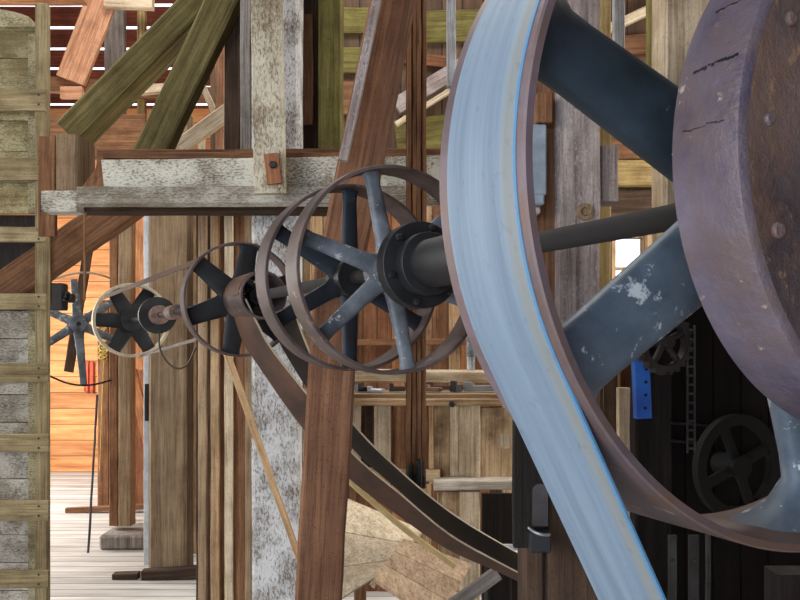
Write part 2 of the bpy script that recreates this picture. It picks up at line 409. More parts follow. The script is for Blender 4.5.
# ================================================================== STRUCTURE
def struct(o): o['kind'] = 'structure'; return o
struct(box('floor', (-6.5, -2.5, -.12), (4.5, 12.0, 0), 'floor', bev=0))
struct(box('wall_back', (-6.5, 11.8, 0), (-1.55, 12.0, 5.5), 'orange', bev=0))
def wall_with_holes(name, axis, const, th, u0, u1, z0, z1, holes, mat):
    """wall in the plane axis = const; holes: (ua, ub, za, zb)"""
    bm = bmesh.new()
    us = sorted({u0, u1, *[h[0] for h in holes], *[h[1] for h in holes]}); zs = sorted({z0, z1, *[h[2] for h in holes], *[h[3] for h in holes]})
    for ua, ub in zip(us, us[1:]):
        for za, zb in zip(zs, zs[1:]):
            cu, cz = (ua+ub)/2, (za+zb)/2
            if any(h[0] < cu < h[1] and h[2] < cz < h[3] for h in holes): continue
            if axis == 'X': add_box(bm, (const, ua, za), (const+th, ub, zb))
            else: add_box(bm, (ua, const, za), (ub, const+th, zb))
    bmesh.ops.remove_doubles(bm, verts=bm.verts[:], dist=1e-5)
    return struct(fin(bm, name, mat))
wall_with_holes('wall_left', 'X', -6.7, .2, -2.5, 12.0, 0, 8.6, [(7.2, 10.2, 1.0, 3.6), (3.2, 5.2, 2.1, 3.9)], 'sidewall')  # the smaller opening is added for the left fill lamp
wall_with_holes('wall_right', 'X', 4.5, .2, -2.5, 7.4, 0, 9.4, [(3.7, 5.5, 2.8, 4.4)], 'sidewall')  # unseen opening added for the right fill lamp
wall_with_holes('wall_front', 'Y', -2.7, .2, -6.5, 4.5, 0, 11.2, [(-3.2, .2, .6, 3.4), (-5.3, -3.3, 1.8, 4.0)], 'brownwall')  # the opening beside the doorway is added for the front fill lamp
wx0, wx1 = P(612, 0, 7.2).x, P(647, 0, 7.2).x; wz0, wz1 = P(0, 300, 7.2).z, P(0, 234, 7.2).z
wall_with_holes('wall_inner', 'Y', 7.2, .2, -1.75, 4.5, 0, 7.4, [(wx0, wx1, wz0, wz1)], 'brownwall')
struct(box('wall_return', (-1.75, 7.4, 0), (-1.55, 11.8, 7.2), 'sidewall', bev=0))
# roof: separate boards nailed across with daylight between them
def roof():
    bm = bmesh.new(); k = .4
    y = 12.05; pw = .30; i = 0
    while y > -2.7:
        y1 = y-pw
        gap = .060 if y > 8.2 else .004
        z = lambda yy: 5.5+k*(11.8-yy)
        if not (3.6 < (y+y1)/2 < 5.6):
            segs = [(-6.6, 4.6)]
        else:
            segs = [(-6.6, -2.4), (0.0, 4.6)]  # unseen roof opening added for the overhead fill lamp
        for xa, xb in segs:
            vs = []
            for (yy, dz) in ((y, 0), (y1, 0), (y1, .014), (y, .014)):
                vs.append(((xa, yy, z(yy)+dz), (xb, yy, z(yy)+dz)))
            v = [bm.verts.new(p[0]) for p in vs]; w = [bm.verts.new(p[1]) for p in vs]
            for a in range(4): bm.faces.new((v[a], v[(a+1) % 4], w[(a+1) % 4], w[a]))
            bm.faces.new(v); bm.faces.new(w[::-1])
        y = y1-gap; i += 1
    return struct(fin(bm, 'ceiling', 'rooft'))
roof()
# window in the inner wall behind the big wheel
def window():
    w = struct(bpy.data.objects.new('window_1', None)); COL.objects.link(w); w.location = ((wx0+wx1)/2, 7.2, wz0)
    hw = (wx1-wx0)/2; hh = wz1-wz0; t = .035
    bm = bmesh.new()
    add_box(bm, (-hw, 0, 0), (-hw+t, .1, hh)); add_box(bm, (hw-t, 0, 0), (hw, .1, hh))
    add_box(bm, (-hw+t, 0, 0), (hw-t, .1, t)); add_box(bm, (-hw+t, 0, hh-t), (hw-t, .1, hh))
    add_box(bm, (-hw+t, .03, hh*.48-.014), (hw-t, .07, hh*.48+.014))
    fin(bm, 'frame', 'tan', w)
    box('pane', (-hw+t, .045, t), (hw-t, .050, hh*.48-.014), 'glass', w, bev=0)
    box('pane', (-hw+t, .045, hh*.48+.014), (hw-t, .050, hh-t), 'glass', w, bev=0)
window()

# ================================================================== LINE SHAFT AND ITS WHEELS
def wheel_root(name, label, al, cat='pulley', group=None):
    return empty(name, SH(al), label, cat, group, ROT)
# the shaft
SR = .0172
sh = empty('line_shaft', SH(.45), 'long round steel line shaft running back diagonally through all the pulleys', 'shaft', None, ROT)
ln = (10.4-.45)*SC
lathe('shaft', [(0, 0), (SR, 0), (SR, ln), (0, ln)], 'steelrod', sh, 24, False)
yc = (6.1-.45)*SC
ring('coupling', .042, SR, yc-.10, yc+.10, 'rust', sh, 24)

# --- the big belt wheel
ALB = .723; WB = .199*SC; RB = .503*SC
bw = wheel_root('belt_wheel', 'largest spoked iron wheel at right, carrying the wide blue-grey belt', ALB, 'belt wheel')
bm = bmesh.new()
ro, ri = RB, RB-.009
add_lathe(bm, [(ri, 0), (ro-.002, 0), (ro, .002), (ro, WB-.002), (ro-.002, WB), (ri, WB), (ri-.004, WB*.62), (ri-.004, WB*.38)], 240)
fin(bm, 'rim', 'rimpurple', bw, True, 30)
ring('hub', .056, SR+.0005, WB*.2, WB*.8, 'spokeblue', bw, 40)
ALS = ALB+.075
def sp_ang(px, py):
    x, z = plane_hit(px, py, ALB+.0995); return math.atan2(z, x)
a1 = sp_ang(548, 40); a3 = sp_ang(582, 356); a4 = sp_ang(815, 500)
step = (a3 % (2*PI))-(a1 % (2*PI))
angs = [a1, a3, a4, a1-step*1.0, a4+PI/3]
for i, a in enumerate(angs):
    spoke('spoke', a, .045, ri+.004, .098, .070, .042, .034, 'spokeblk' if i == 0 else 'spokeblue', bw, WB*.5, flare=.22 if i == 2 else .10)

# --- its belt: round the rim, leaves it at the lower left and runs down to the floor
def sweep_belt(name, pts, width, thick, mat, y0, parent=None):
    """pts: local (x, z) centre line of the INNER face; belt lies on the outside"""
    bm = bmesh.new(); uvl = bm.loops.layers.uv.new('UVMap'); rings = []; n = len(pts); Ls = [0]
    for i in range(1, n): Ls.append(Ls[-1]+math.hypot(pts[i][0]-pts[i-1][0], pts[i][1]-pts[i-1][1]))
    for i, (x, z) in enumerate(pts):
        a = pts[max(0, i-1)]; b = pts[min(n-1, i+1)]
        dx, dz = b[0]-a[0], b[1]-a[1]; l = math.hypot(dx, dz); nxv, nzv = dz/l, -dx/l      # outward = right of travel
        rings.append([bm.verts.new((x, y0, z)), bm.verts.new((x, y0+width, z)),
                      bm.verts.new((x+nxv*thick, y0+width, z+nzv*thick)), bm.verts.new((x+nxv*thick, y0, z+nzv*thick))])
    us = (1.0, 0.0, 0.0, 1.0)
    for i in range(n-1):
        A, B = rings[i], rings[i+1]
        for k in range(4):
            j = (k+1) % 4
            f = bm.faces.new((A[k], A[j], B[j], B[k]))
            for lp, (uu, vv) in zip(f.loops, ((us[k], Ls[i]), (us[j], Ls[i]), (us[j], Ls[i+1]), (us[k], Ls[i+1]))): lp[uvl].uv = (uu, vv*4)
    bm.faces.new(rings[0]); bm.faces.new(rings[-1])
    return fin(bm, name, mat, parent, True, 40)
BA = 28.6
dep = math.radians(180+BA)
pts = []
rb = RB+.0006
dirx, dirz = math.sin(math.radians(BA)), -math.cos(math.radians(BA))
ex, ez = rb*math.cos(dep), rb*math.sin(dep)
Lb = (H+HG+ez-.02)/(-dirz)
for i in range(12): pts.append((ex+dirx*Lb*(1-i/12), ez+dirz*Lb*(1-i/12)))
for i in range(241):
    a = dep-(dep-math.radians(5))*i/240; pts.append((rb*math.cos(a), rb*math.sin(a)))
x0, z0 = pts[-1]
for i in range(1, 11): pts.append((x0+.42*i/10, z0-(H+HG+z0-.02)*i/10))
wb = empty('drive_belt', SH(ALB), 'wide worn blue-grey flat belt wrapped round the largest wheel, running down to the floor', 'belt', None, ROT)
sweep_belt('belt', pts[::-1] if 0 else pts, WB*.80, .0022, 'belt', WB*.075, wb)
# the belt alone is one mesh: make it the thing itself
bo = wb.children[0]; bpy.data.objects.remove(wb)
bo.name = 'drive_belt'; bo.parent = None; bo.location = SH(ALB); bo.rotation_euler = ROT
tag(bo, 'wide worn blue-grey flat belt wrapped round the largest wheel, running down to the floor', 'belt')

# --- the nearest wheel, closed drum with a riveted face
AL2 = .579; W2 = .097*SC; R2 = .334*SC
w2 = wheel_root('drum_pulley', 'purple rusted drum pulley with a riveted face, nearest to the viewer at right edge', AL2, 'pulley')
bm = bmesh.new()
add_lathe(bm, [(R2-.0098, 0), (R2-.005, .0006), (R2-.0015, .0025), (R2, .006), (R2+.0015, W2*.5), (R2, W2-.003), (R2-.003, W2), (R2-.0098, W2)], 160)
fin(bm, 'rim', 'purple', w2, True, 25)
bm = bmesh.new()
add_lathe(bm, [(.05, .004), (R2-.026, .004), (R2-.016, .001), (R2-.010, .0005), (R2-.010, .022), (.05, .022)], 128)
fin(bm, 'face_plate', 'rust', w2, True, 25)
ring('hub', .05, SR+.0005, -.01, W2+.02, 'rust', w2, 40)
for rr, cnt, ph in ((R2-.036, 15, .12), (R2-.075, 11, .0)):
    for k in range(cnt):
        a = 2*PI*k/cnt+ph
        if not (math.radians(110) < a % (2*PI) < math.radians(260)): continue
        b = bolt('rivet', (rr*math.cos(a), .0045, rr*math.sin(a)), (.0062, .0048, .007)[k % 3], .004, 'purple' if k % 2 else 'rust', w2, head='round')
# seams where the rim's plates meet
def seam(al0, a_deg, y0, y1, wid):
    bm = bmesh.new(); a = math.radians(a_deg); r = R2+.0016
    n = 12
    for i in range(n):
        ya = y0+(y1-y0)*i/n; yb = y0+(y1-y0)*(i+.82)/n
        da = random.uniform(-.004, .004); da2 = wid/R2*random.uniform(.5, 1.2)
        q = [(a+da, ya), (a+da, yb), (a+da+da2, yb), (a+da+da2, ya)]
        o_ = [bm.verts.new((r*math.cos(t), y, r*math.sin(t))) for t, y in q]
        i_ = [bm.verts.new(((r-.004)*math.cos(t), y, (r-.004)*math.sin(t))) for t, y in q]
        bm.faces.new(o_); bm.faces.new(i_[::-1])
        for k in range(4): bm.faces.new((o_[k], o_[(k+1) % 4], i_[(k+1) % 4], i_[k]))
    fin(bm, 'seam', 'iron', w2)
seam(AL2, 164, W2*.12, W2*.75, .0030); seam(AL2, 151, W2*.05, W2*.7, .0015); seam(AL2, 176, W2*.2, W2*.8, .0008)

# --- open spoked pulleys further back on the shaft
def pulley(label, al, R, w, mats, nsp=6, phase=0, rt=.008, hub_r=.035, hub_l=.09, sw=(.036, .026), st=(.020, .014), group='spoked pulleys on the line shaft', y_sp=None):
    rim_m, sp_m, hub_m = mats
    o = wheel_root('spoked_pulley', label, al, 'pulley', group)
    ring('rim', R, R-rt, -w, 0, rim_m, o, 96, crown=.0015)
    yh = -w/2 if y_sp is None else y_sp
    ring('hub', hub_r, SR+.0005, yh-hub_l/2, yh+hub_l/2, hub_m, o, 32)
    for k in range(nsp):
        spoke('spoke', math.radians(phase+360/nsp*k), hub_r*.8, R-rt+.002, sw[0], sw[1], st[0], st[1], sp_m, o, yh, flare=.012)
    return o
pulley('thin-rimmed pulley with blue-grey spokes, front one of the pair left of the blue belt', 2.222, .3155*SC, .105*SC, ('rim', 'ironblue', 'ironblue'), 6, 42, hub_r=.046, hub_l=.10, sw=(.044, .032), st=(.026, .018))
pulley('thin-rimmed pulley with black spokes, directly behind the blue-grey spoked one', 2.56, .3155*SC, .12*SC, ('rimbrown', 'navy', 'iron'), 6, 30, hub_r=.05, sw=(.048, .036))
pulley('small dark pulley on the shaft carrying the brown leather belt', 3.92, .113*SC, .34*SC, ('rimbrown', 'iron', 'iron'), 6, 10, hub_r=.03, sw=(.025, .02))
pulley('black spoked pulley with brown rim beside the white flaking post', 4.1, .298*SC, .11*SC, ('rimbrown', 'iron', 'iron'), 6, 20, hub_r=.07, sw=(.09, .065))
pulley('spoked pulley with bright pale rim, left of the brown grey post', 8.85, .395*SC, .16*SC, ('paleiron', 'iron', 'iron'), 6, 0, hub_r=.09, rt=.022, sw=(.13, .10))
# clutch drum in front of the pair
cl = wheel_root('clutch', 'black iron clutch drum on the shaft between pulley pair and blue belt', 2.00, 'clutch')
ring('flange', .092, SR+.0005, -.040, -.004, 'iron', cl, 48)
ring('collar', .066, SR+.0005, -.075, -.041, 'iron', cl, 40)
ring('sleeve', .050, SR+.0005, -.25, -.076, 'iron', cl, 48)
for k in range(6):
    a = 2*PI*k/6+.3
    bolt('bolt', (.080*math.cos(a), -.0405, .080*math.sin(a)), .008, .012, 'iron', cl)
cd = wheel_root('clutch', 'black disc clutch on the far shaft, right of the pale rimmed pulley', 6.95, 'clutch')
ring('flange', .118, SR+.0005, -.045, 0, 'iron', cd, 40)
ring('collar', .060, SR+.0005, -.14, -.046, 'rust', cd, 32)
# --- brown leather belt from the small pulley down to the right
NP = 3.60
def cr(pts, k=6):
    out = []; n = len(pts)
    for i in range(n-1):
        p0 = pts[max(0, i-1)]; p1 = pts[i]; p2 = pts[i+1]; p3 = pts[min(n-1, i+2)]
        for q in range(k):
            t = q/k
            out.append(tuple(.5*((2*b)+(-a+c_)*t+(2*a-5*b+4*c_-d)*t*t+(-a+3*b-3*c_+d)*t**3) for a, b, c_, d in zip(p0, p1, p2, p3)))
    out.append(tuple(pts[-1])); return out
def ribbon(name, ea, eb, al_a, al_b, mat, parent, thick=.006):
    """flat belt strand that twists on its way down: two edges, each in its own (shifting) plane"""
    n = len(ea)
    def three(e, al):
        r = []
        for i, (x, y) in enumerate(e):
            a = al[0]+(al[1]-al[0])*i/(n-1); u, z = plane_hit(x, y, a); r.append((u, (a-NP)*SC, z))
        return cr(r)
    A = [Vector(p) for p in three(ea, al_a)]; B = [Vector(p) for p in three(eb, al_b)]
    bm = bmesh.new(); rows = []
    for i in range(len(A)):
        tg = A[min(i+1, len(A)-1)]-A[max(i-1, 0)]; nn = tg.cross(B[i]-A[i]).normalized()*thick
        if nn.y < 0: nn = -nn
        rows.append([bm.verts.new(v) for v in (A[i], B[i], B[i]+nn, A[i]+nn)])
    for r0, r1 in zip(rows, rows[1:]):
        for k in range(4): bm.faces.new((r0[k], r0[(k+1) % 4], r1[(k+1) % 4], r1[k]))
    bm.faces.new(rows[0]); bm.faces.new(rows[-1])
    o = fin(bm, name, mat, parent, True, 30)
    # pale worn edge
    bm = bmesh.new(); rows = []
    for i in range(len(A)):
        e = (A[i]-B[i]).normalized(); tg = A[min(i+1, len(A)-1)]-A[max(i-1, 0)]; nn = tg.cross(B[i]-A[i]).normalized()*thick
        if nn.y < 0: nn = -nn
        rows.append([bm.verts.new(v) for v in (A[i]+e*.0003, A[i]+e*.004, A[i]+e*.004+nn, A[i]+e*.0003+nn)])
    for r0, r1 in zip(rows, rows[1:]):
        for k in range(4): bm.faces.new((r0[k], r0[(k+1) % 4], r1[(k+1) % 4], r1[k]))
    bm.faces.new(rows[0]); bm.faces.new(rows[-1])
    w = fin(bm, 'worn_edge', 'paleiron', o, True, 30); w['label'] = 'pale worn edge of the belt'
    return o
lb = empty('leather_belt', SH(NP), 'long brown leather belt sagging from the small pulley to lower right', 'belt', None, ROT)
ribbon('lower_strand', [(240, 290), (257, 325), (272, 351), (312, 402), (353, 455), (400, 495), (450, 536), (500, 564), (545, 586), (598, 606)],
       [(228, 296), (241, 338), (257, 364), (300, 425), (345, 475), (396, 514), (447, 549), (498, 572), (543, 593), (597, 614)], (3.6, 3.6), (3.9, 3.64), 'leather', lb)
ribbon('upper_strand', [(292, 306), (302, 336), (316, 366), (353, 425), (400, 472), (450, 513), (500, 544), (545, 567), (598, 588)],
       [(266, 314), (280, 344), (308, 390), (350, 446), (398, 490), (448, 532), (498, 561), (542, 583), (596, 603)], (3.66, 3.66), (3.9, 3.69), 'leatherdark', lb)
arc = []
for i in range(13):
    a = PI-(PI)*i/12; arc.append((.118*SC*math.cos(a), .118*SC*math.sin(a)))
sweep_belt('wrap', arc, .30*SC, .005, 'leather', 0, lb)

# ================================================================== LEFT PLANK DOOR
def left_door():
    d = 5.0; fz = 0.0
    x_r = P(49, 0, d).x
    r = empty('plank_door', (P(0, 0, d).x, d, 0), 'tall greenish plank door with ladder-like cleats at the left edge', 'door')
    bx = r.location.x
    X = lambda px: P(px, 0, d).x-bx
    Zt = lambda py: P(0, py, d).z
    top = Zt(8)
    box('batten', (X(37), -.03, 0), (X(48.5), .03, top+.02), 'greenz', r, .004)
    box('inner_batten', (X(24), .05, 0), (X(33), .08, Zt(302)), 'greenpanel', r, .004)
    box('inner_batten', (X(24), .05, Zt(212)), (X(33), .08, Zt(30)), 'greenpanel', r, .004)
    box('gap_shade_strip', (X(33), .09, 0), (X(38), .13, Zt(303)), 'black', r, .003)  # black strip standing in for the shaded gap beside the batten
    box('gap_shade_strip', (X(33), .09, Zt(208)), (X(38), .13, top), 'black', r, .003)
    # horizontal boards of the panel, upper and lower part with an opening between
    for part, ya, yb in (('upper_board', 22, 212), ('lower_board', 310, None)):
        za = Zt(ya); zb = Zt(yb) if yb else .0
        n = max(1, round((za-zb)/.19)); h = (za-zb)/n
        for k in range(n):
            o = timber('board', None, None, Vector((bx+X(-110), d+.10, zb+h*(k+.5))), Vector((bx+X(34), d+.10, zb+h*(k+.5))), h-.004, .035, 'greenpanelz' if part == 'upper_board' else 'greypanel', parent=r)
            o.name = part
    for (ya, yb) in ((92, 113), (160, 182), (228, 243), (294, 310), (363, 382), (433, 451), (499, 519), (568, 585)):
        zc = (Zt(ya)+Zt(yb))/2
        cl_ = timber('cleat', None, None, Vector((bx+X(-110), d-.045, zc)), Vector((bx+X(49.5 if ya < 300 else 52), d-.045, zc)), Zt(ya)-Zt(yb), .028, 'greenz', parent=r)
        nails(r, [(X(43), zc+.03), (X(43), zc-.03)], -.060, .007)
    # arched head board
    bm = bmesh.new(); pts = []
    for i in range(13):
        t = i/12; px = -60+t*93; py = 22-17*math.sqrt(max(0, 1-((px+30)/63)**2)) if px > -30 else 5
        pts.append((X(px), Zt(py)))
    o_ = [bm.verts.new((x, .04, z)) for x, z in pts]; lo = [bm.verts.new((x, .04, Zt(24))) for x, z in pts]
    o2 = [bm.verts.new((x, .085, z)) for x, z in pts]; lo2 = [bm.verts.new((x, .085, Zt(24))) for x, z in pts]
    for k in range(12):
        if pts[k][1] > Zt(24)+.001 or 1:
            bm.faces.new((lo[k], lo[k+1], o_[k+1], o_[k])); bm.faces.new((lo2[k], o2[k], o2[k+1], lo2[k+1]))
            bm.faces.new((o_[k], o_[k+1], o2[k+1], o2[k])); bm.faces.new((lo[k], lo2[k], lo2[k+1], lo[k+1]))
    bm.faces.new((lo[0], o_[0], o2[0], lo2[0])); bm.faces.new((lo[-1], lo2[-1], o2[-1], o_[-1]))
    fin(bm, 'arched_head', 'greenpanel', r)
    box('light_block_board', (X(-110), .19, 0), (X(36), .15, Zt(300)), 'black', r, .002)  # unseen board added to block light through the gaps between boards
    box('back_board', (X(-110), .40, Zt(300)), (X(22), .43, Zt(205)), 'black', r, .003)  # black sheet standing in for the dark inside the opening
M['greenpanelz'] = wood('green_panel_board', c(96,88,58), c(142,130,92), c(176,162,122), paint=c(180,172,134), amount=.42)  # greener than the lower boards: the light change is put into the colour
M['greypanel'] = wood('grey_panel_board', c(104,94,82), c(146,134,118), c(178,166,150), paint=c(186,184,176), amount=.55)
M['greenz'] = wood('green_cleat', c(104,92,64), c(146,132,98), c(176,162,126), var=.1)
left_door()

# ================================================================== UPPER LEFT TIMBERS
tb('diagonal_brace', 'thick greenish diagonal brace, leftmost at top left, leaning right', 'brace', 62, 128, 222, -34, 25, 4.15, .30, 'green', roll=.15)
tb('diagonal_brace', 'green grey diagonal brace running down to the white trough, right of thick brace', 'brace', 146, 156, 230, -20, 31, 4.03, .12, 'green')
tb('diagonal_brace', 'brown diagonal brace under the trough, passing behind the cleated door', 'brace', -7, 294, 160, 178, 33, 5.045, .14, 'brown')
tb('plank', 'pinkish worn plank slanting under the roof at top left', 'plank', 70, 80, 116, -40, 30, 7.44, .05, 'pink')
tb('tie_beam', 'brown horizontal tie beam under the roof at top left', 'beam', -300, 60, 219, 94, 14, 7.5, .12, 'brown')
tb('plank', 'short pale end plank on the brown tie beam at top left', 'plank', 60, 92, 82, 92, 12, 7.45, .05, 'pink')
tb('plank', 'short pale plank laid on tie beam between the two green braces', 'plank', 133, 90, 168, 87, 9, 7.44, .06, 'pale')
tb('wall_panel', 'tan brown board panel behind the foot of the thick green brace', 'panel', -280, 136, 145, 136, 44, 7.40, .05, 'brown')
post('stud', 'grey upright board between the pinkish plank and thick brace', 104, 124, -16, 8.2, .08, 'grey', ybot=116)
post('stud', 'yellowish thin upright stick behind the two green braces', 137, 145, 5, 7.6, .06, 'yellow', ybot=140)
post('hanger', 'short greenish upright board above the white block at left', 55, 77, 134, 3.925, .24, 'greybrown', ybot=190, cat='board')
post('board', 'dark brown upright board beside the cleated door under the white block', 38, 55.1, 136, 3.93, .03, 'brown', ybot=236, cat='board')
tb('brace', 'small pale grey brace slanting up behind beam to the grey post', 'brace', 178, 146, 230, 108, 15, 4.94, .06, 'pale')
post('stud', 'thin pinkish stud left of the dark upright at top', 215, 224, -16, 5.0, .05, 'pink', ybot=160)
tb('brace', 'thin pale stick slanting down left of thin pinkish stud', 'brace', 194, 66, 219, 124, 6, 5.05, .04, 'pale')
post('stud', 'pale short stud under the small grey brace', 198, 204, 130, 5.5, .05, 'pale')
tb('rafter', 'pale whitish rafter end at the top between plank and brace', 'beam', 104, 0, 152, 2, 12, 7.36, .08, 'pale')
tb('rafter', 'orange roof purlin along the top left corner', 'beam', -574, -4, 84, -4, 10, 5.2, .08, 'orangeboard')

# ================================================================== TROUGH BEAM
def trough():
    d = 3.6
    r = empty('wooden_trough', P(270, 190, d), 'horizontal wooden trough with flaking white front across the left half', 'trough')
    timber('front_board', None, None, P(104, 176, d), P(470, 171, d), 31*d/F, .035, 'flakex', parent=r, roll=0, face=(0, -1, -.25))
    timber('bottom_board', None, None, P(78, 197, d-.02), P(470, 196, d+.0), 18*d/F, .05, 'greybrownx', parent=r, face=(0, -1, .35))
    timber('back_board', None, None, P(98, 171, d+.16), P(470, 170, d+.16), 44*d/F, .03, 'brown', parent=r)
    timber('top_rail', None, None, P(104, 156, d+.05), P(350, 156, d+.05), 6*d/F, .03, 'brown', parent=r)
    # dark triangular end board
    bm = bmesh.new(); a = [P(79, 186, d-.02), P(104, 152, d+.03), P(108, 192, d-.01)]
    f = [bm.verts.new(v-r.location+Vector((0, .03, 0))) for v in a]; b = [bm.verts.new(v-r.location+Vector((0, .055, 0))) for v in a]
    bm.faces.new(f); bm.faces.new(b[::-1])
    for k in range(3): bm.faces.new((f[k], f[(k+1) % 3], b[(k+1) % 3], b[k]))
    fin(bm, 'end_board', 'brown', r)
M['greybrownx'] = wood('grey_trough_board', c(112,104,92), c(152,142,126), c(180,172,156), paint=c(184,182,174), amount=.45)
trough()
tb('cross_beam', 'dark cross beam under the trough with a whitish end at left', 'beam', 40, 201, 345, 202, 20, 3.78, .14, 'dark')
tb('end_block', 'whitish flaking block end at left of the trough', 'block', 41, 201, 77, 201, 21, 3.70, .12, 'flakex')
def strap():
    d = 3.42
    r = empty('upright_board', P(271, 190, d), 'flaking white upright board with a bolted brown plate, over the trough', 'board')
    timber('board', None, None, P(270.5, 194, d), P(264, -120, d), 31*d/F, .04, 'flake', parent=r)
    timber('plate', None, None, P(274.5, 184, d-.035), P(271, 154, d-.035), 14*d/F, .022, 'redboard', parent=r)
    bolt('bolt', P(273, 165, d-.050)-r.location, .017, .014, 'iron', r)
strap()

# ================================================================== POSTS AT CENTRE LEFT
post('post', 'dark brown upright post left of the grey one above trough', 224, 241, -20, 4.15, .10, 'dark', ybot=186)
post('post', 'narrow grey upright beside the flaking white board at top', 240, 250.6, -20, 4.0, .10, 'grey', ybot=186)
post('post', 'main square post with flaking whitish paint, standing under the trough', 251, 299, -20, 3.92, .19, 'flake2', roll=0)
post('board', 'thin tan board nailed along right side of the main white post', 303, 311, 212, 4.05, .03, 'tan', cat='board')
post('post', 'dark brown upright right of the main white post at top', 299, 319, -20, 4.2, .08, 'dark', ybot=186)
post('board', 'narrow brown board between the dark and olive uprights above trough', 304, 313, 14, 4.17, .03, 'brown', ybot=124, cat='board')
post('post', 'olive green upright post above the trough, left of leaning plank', 318, 342, -20, 4.1, .14, 'olive', ybot=186)
slx = [('pale narrow slat, leftmost of the row beside the main white post', 198, 206, 4.45, 'greybrown'),
       ('tan slat, second from the left in row beside main white post', 210.5, 219, 4.4, 'tan'),
       ('dark brown slat in the middle of the row beside main white post', 219, 224.5, 4.5, 'brown'),
       ('pale slat, brightest of the row beside the main white post', 224.5, 232.5, 4.38, 'pale'),
       ('wide dark brown slat of the row beside main white post', 232.5, 245, 4.42, 'brown'),
       ('grey slat touching the main white post, rightmost of its row', 245, 251.5, 4.3, 'greybrown')]
for lab, a, b, dd, mt in slx:
    post('slat', lab, a, b, 206, dd, .03, mt, cat='slat', group='upright slats beside the white post')
post('board', 'wide dark backing board behind the row of slats', 196, 258, 206, 4.6, .03, 'dark', cat='board')

# --- leaning red-brown plank in the middle
tb('plank', 'wide red-brown timber leaning left in the centre, passing behind the pulley pair', 'plank', 339, 262, 396, -22, 46, 2.62, .11, 'redbrown', roll=.12)
tb('plank', 'lower red-brown post in the centre, continuing the leaning timber downward', 'post', 313, 660, 338, 250, 47, 2.50, .09, 'redbrown', roll=.12)
tb('lath', 'pale lath nailed along the left edge of the leaning red-brown timber', 'lath', 343, 160, 381, -20, 9, 2.50, .03, 'weather')
tb('lath', 'thin pale stick leaning across the main white post below pulley', 'stick', 226, 352, 301, 566, 6.5, 3.45, .02, 'tan')
# --- grooved brown upright
def grooved():
    d = 3.3
    r = empty('grooved_upright', P(416, 480, d), 'narrow dark brown grooved upright in front of the bins', 'post')
    xs = [(406.5, 411, 0), (411.8, 416, .01), (416.6, 420.5, 0), (421, 426, .012)]
    for a, b, off in xs:
        timber('strip', None, None, P((a+b)/2, 488, d+off), P((a+b)/2+.6, -20, d+off), (b-a)*d/F, .022, 'brown', parent=r)
    box('back_strip', (-10*d/F, .02, P(0, 486, d).z-r.location.z), (10*d/F, .04, P(0, -20, d).z-r.location.z), 'dark', r, 0)
    bm = bmesh.new()
    add_box(bm, (-.035, -.03, -.06), (-.012, .02, .07), .005); add_box(bm, (0, -.03, -.09), (.026, .02, .09), .006); add_box(bm, (-.02, -.02, -.02), (.04, .01, .02), .004)
    fin(bm, 'hook', 'iron', r)
grooved()

# ================================================================== FAR LEFT ROOM
post('post', 'wide grey-brown square post standing on a floor sill, left of the slats', 148, 186, 110, 6.6, .26, 'greybrown')
post('trim_strip', 'thin white strip on the left edge of the grey-brown square post', 143.5, 149, 212, 6.66, .05, 'whitep', ybot=565, cat='strip')
r_ = post('post', 'slim post with a plinth foot in the far bright room, olive grey face', 118, 131, 210, 7.6, .14, 'greybrown', ybot=526)
post('post', 'brown narrow post side by side with the slim plinth post', 109, 117.6, 222, 7.62, .13, 'brown', ybot=526)
box_d = 7.6
pl = bmesh.new(); a = P(102, 0, 7.5).x; b = P(146, 0, 7.5).x
add_box(pl, (a, 7.42, 0), (b, 7.95, .14), .02)
tag(fin(pl, 'plinth', 'grey'), 'grey wooden plinth block under the slim post on the bright floor', 'plinth')
post('post', 'dull brown post furthest back, left of the slim plinth post', 97, 109, 300, 9.1, .14, 'brown')
tb('sill', 'dark floor sill lying across the bright floor furthest back', 'sill', 65, 511, 146, 507, 5, 9.0, .07, 'brown')
tb('sill', 'dark floor sill against the foot of the grey-brown square post', 'sill', 141, 577, 204, 573, 11, 6.48, .10, 'dark')
tb('floor_block', 'small dark block lying on the floor left of the sill', 'block', 112, 578, 137, 577, 7, 6.5, .09, 'dark')
post('board', 'orange upright board behind the slim plinth post', 130, 147, 205, 9.6, .05, 'orangeboard', cat='board')
post('board', 'red-brown board standing on the floor behind the square post', 131, 147, 370, 9.2, .06, 'redboard', cat='board')
post('board', 'olive board panel below the trough in the far room', 110, 128, 210, 8.6, .05, 'green', cat='board')
tb('brace', 'thin orange leaning board right of the slim plinth post', 'brace', 131, 370, 167, 523, 10, 8.4, .05, 'orangeboard')
tb('brace', 'pale diagonal brace in the far room right of the square post', 'brace', 176, 442, 237, 359, 8, 8.6, .06, 'pale')
tb('brace', 'yellowish board slanting under trough right of the square post', 'brace', 176, 212, 226, 356, 12, 8.2, .05, 'yellow')
post('stud', 'tan stud in the far room between square post and slats', 190, 198, 206, 7.3, .08, 'tan')
post('hinge_bar', 'black iron bar on the left edge of the square post', 144.5, 148, 384, 6.63, .03, 'iron', ybot=421, cat='bar')
